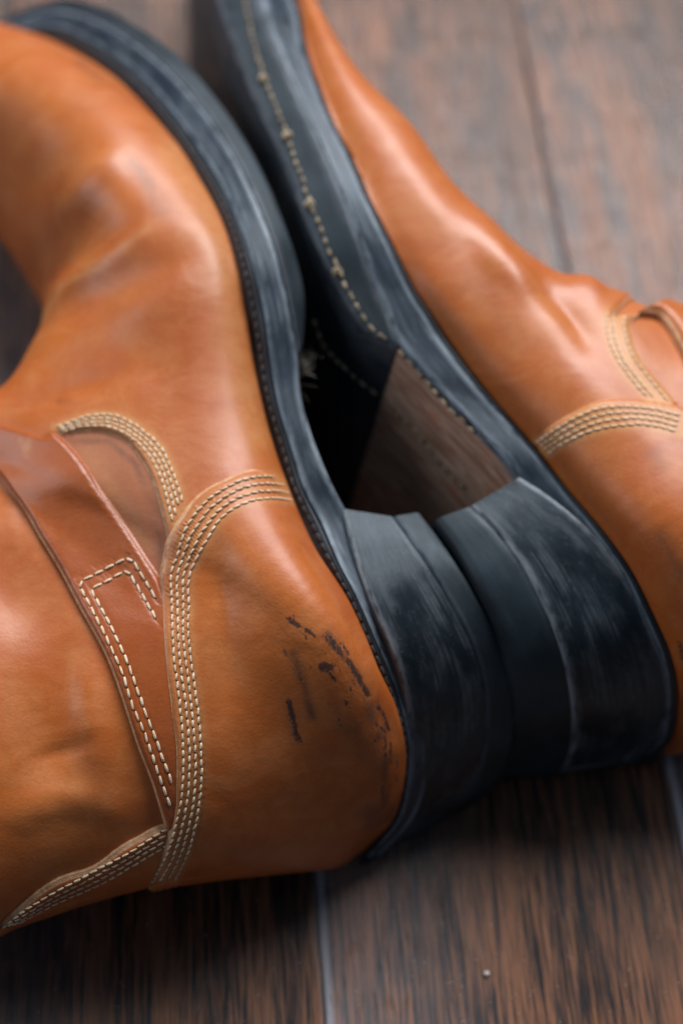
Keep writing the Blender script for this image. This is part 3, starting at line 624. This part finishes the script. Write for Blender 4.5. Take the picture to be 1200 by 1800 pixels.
hsR = slab('half_sole', [[tuple(np.array(m)-np.array([0,0,.15])) for m in OR[:12]], [tuple(np.array(m)+np.array([0,0,-.03])) for m in OR[:12]], HR], M['half'], BR, lnR, rnd=1.4, wearln=(1,2))
# bare leather waist, 1 mm proud of the outsole face, inset from its edge
nvec = np.array([-.9, -.43, 0])
T0 = cr([P(x,y,z) for x,y,z in OR], 22*18+1)[11*18-6:15*18+6]; T0 = resample(T0, np.linalg.norm(T0[-1]-T0[0])/58)[:60]; NS = len(T0); TZ = T0[:, 2].copy(); T0[:, 2] -= .0022; T0[:, 0] += lnR[0]*.0022; T0[:, 1] += lnR[1]*.0022; top = T0+nvec*.0008; topb = T0+nvec*-.002
B0 = T0.copy(); dz = T0[:,2]-.006; B0[:,0] += lnR[0]*dz; B0[:,1] += lnR[1]*dz; B0[:,2] = .006; bot = B0+nvec*.0008
V = []; K = 26
for i in range(NS):
    for k in range(K): V.append(top[i]+(bot[i]-top[i])*k/(K-1))
    V.append(bot[i]-nvec*.0028); V.append(topb[i])
K2 = K+2; Fc = [(i*K2+k, i*K2+(k+1) % K2, (i+1)*K2+(k+1) % K2, (i+1)*K2+k) for i in range(NS-1) for k in range(K2)]+[tuple(range(K2)), tuple((NS-1)*K2+k for k in range(K2))]
L = np.r_[0, np.cumsum(np.linalg.norm(np.diff(top, axis=0), axis=1))]; UV = np.stack(np.meshgrid(L, np.linspace(0, .09, K2), indexing='ij'), -1).reshape(-1, 2)
skR = link('shank', V, Fc, M['shank'], BR, uv=UV); skR['label'] = 'bare brown leather waist of the sole'
R0 = [(914,838,7.6),(975,878,7.55),(1045,940,7.35),(1098,1010,6.95),(1138,1080,6.35),(1165,1150,5.3),(1178,1220,4),(1170,1285,2.2),(1145,1322,.8)]
R1 = [(828,889,7.3),(868,928,7.3),(915,990,7.1),(955,1065,6.6),(985,1140,5.9),(1000,1205,4.9),(1006,1260,3.8),(1003,1315,2),(985,1352,.7)]
R2_ = [(765,912,7.2),(800,960,7.1),(838,1025,6.9),(872,1090,6.4),(893,1160,5.6),(904,1220,4.6),(906,1275,3.5),(898,1330,1.8),(880,1362,.5)]
slab('heel_stack', [R0, R1], M['stack'], BR, lnR, rnd=.8, wearln=(0,1), sub=14)
slab('top_lift', [[(x+1,y,z-.02) for x,y,z in R1], R2_], M['rubber'], BR, lnR, rnd=1.6, wearln=(), sub=8)
th_, tk = meshtree(hsR), meshtree(skR)
w1 = [(430,0),(445,70),(466,140),(486,195),(507,242),(548,360),(572,425),(596,480),(625,535),(655,578),(694,608)]
w2 = [(700,615),(712,631),(750,675),(800,731),(850,775),(894,819)]
w3 = [(553,562),(575,612),(619,656),(656,687),(681,706),(725,750),(762,794),(787,831),(825,862)]
stitch_rows('stitching', [th_, tk], [resample(curve(w1), 2), resample(curve(w2), 2), resample(curve(w3[:5]), 2), resample(curve(w3[4:]), 2)], 3.6, .47, BR, M['thread_dirty'], lift=.35, flat=1., hol=False, fill=.72, wob=.2)
for x, y in ((463,140),(505,240),(545,360),(592,478)):   # knots of thread standing on the row
    d = Vector(ray(x, y)).normalized(); r = th_.ray_cast(Vector(CAM), d)
    if r[0] is None: continue
    c = np.array(r[0]); V = []; Fc = []
    for i in range(7):
        for q in range(8):
            a = math.pi*i/6; b = 2*math.pi*q/8; rr = .0017*(1+random.uniform(-.2, .2)); V.append(c+rr*np.array([math.sin(a)*math.cos(b), math.sin(a)*math.sin(b), math.cos(a)*.9]))
    for i in range(6):
        for q in range(8): Fc.append((i*8+q, i*8+(q+1) % 8, i*8+8+(q+1) % 8, i*8+8+q))
    link('thread_knot', V, Fc, M['thread_dirty'], BR)

# ------------------------------------------------------------------ a crumb on the floor
c = P(855, 1712, .06); V = []; Fc = []
for i in range(7):
    for q in range(9):
        a = math.pi*i/6; b = 2*math.pi*q/9; rr = .00075*(1+random.uniform(-.25, .25)); V.append(c+rr*np.array([math.sin(a)*math.cos(b), math.sin(a)*math.sin(b), .75*math.cos(a)]))
for i in range(6):
    for q in range(9): Fc.append((i*9+q, i*9+(q+1) % 9, i*9+9+(q+1) % 9, i*9+9+q))
cb = link('crumb', V, Fc, M['crumb']); cb['label'] = 'tiny pale crumb lying on the dark floor planks below the heels'; cb['category'] = 'crumb'

# ------------------------------------------------------------------ loose dust and fibres on the boards
V = []; Fc = []
for k in range(150):
    x, y = [(rng.uniform(0, 1200), rng.uniform(1560, 1800)), (rng.uniform(620, 1200), rng.uniform(1400, 1800)), (rng.uniform(620, 1200), rng.uniform(0, 480))][k % 3]
    c = P(x, y, .02); a = rng.uniform(0, 6.3); d = np.array([math.cos(a), math.sin(a), 0]); e = np.array([-d[1], d[0], 0]); L = rng.uniform(.0001, .0003) if k % 9 else rng.uniform(.001, .003)
    w = rng.uniform(.00006, .00014) if k % 9 else .00003; b0 = len(V)
    for t in (-1, -.3, .4, 1):
        q = c+d*L*t+e*L*.3*t*t*(1 if k % 2 else -1)
        V += [q+e*w, q-e*w, q+np.array([0, 0, w*1.5])]
    for i in range(3):
        for j in range(3): Fc.append((b0+i*3+j, b0+i*3+(j+1) % 3, b0+i*3+3+(j+1) % 3, b0+i*3+3+j))
    Fc += [(b0, b0+1, b0+2), (b0+9, b0+10, b0+11)]
du = link('dust', V, Fc, M['crumb']); du['kind'] = 'stuff'; du['label'] = 'fine pale dust and fibres scattered on the dark floor planks'; du['category'] = 'dust'
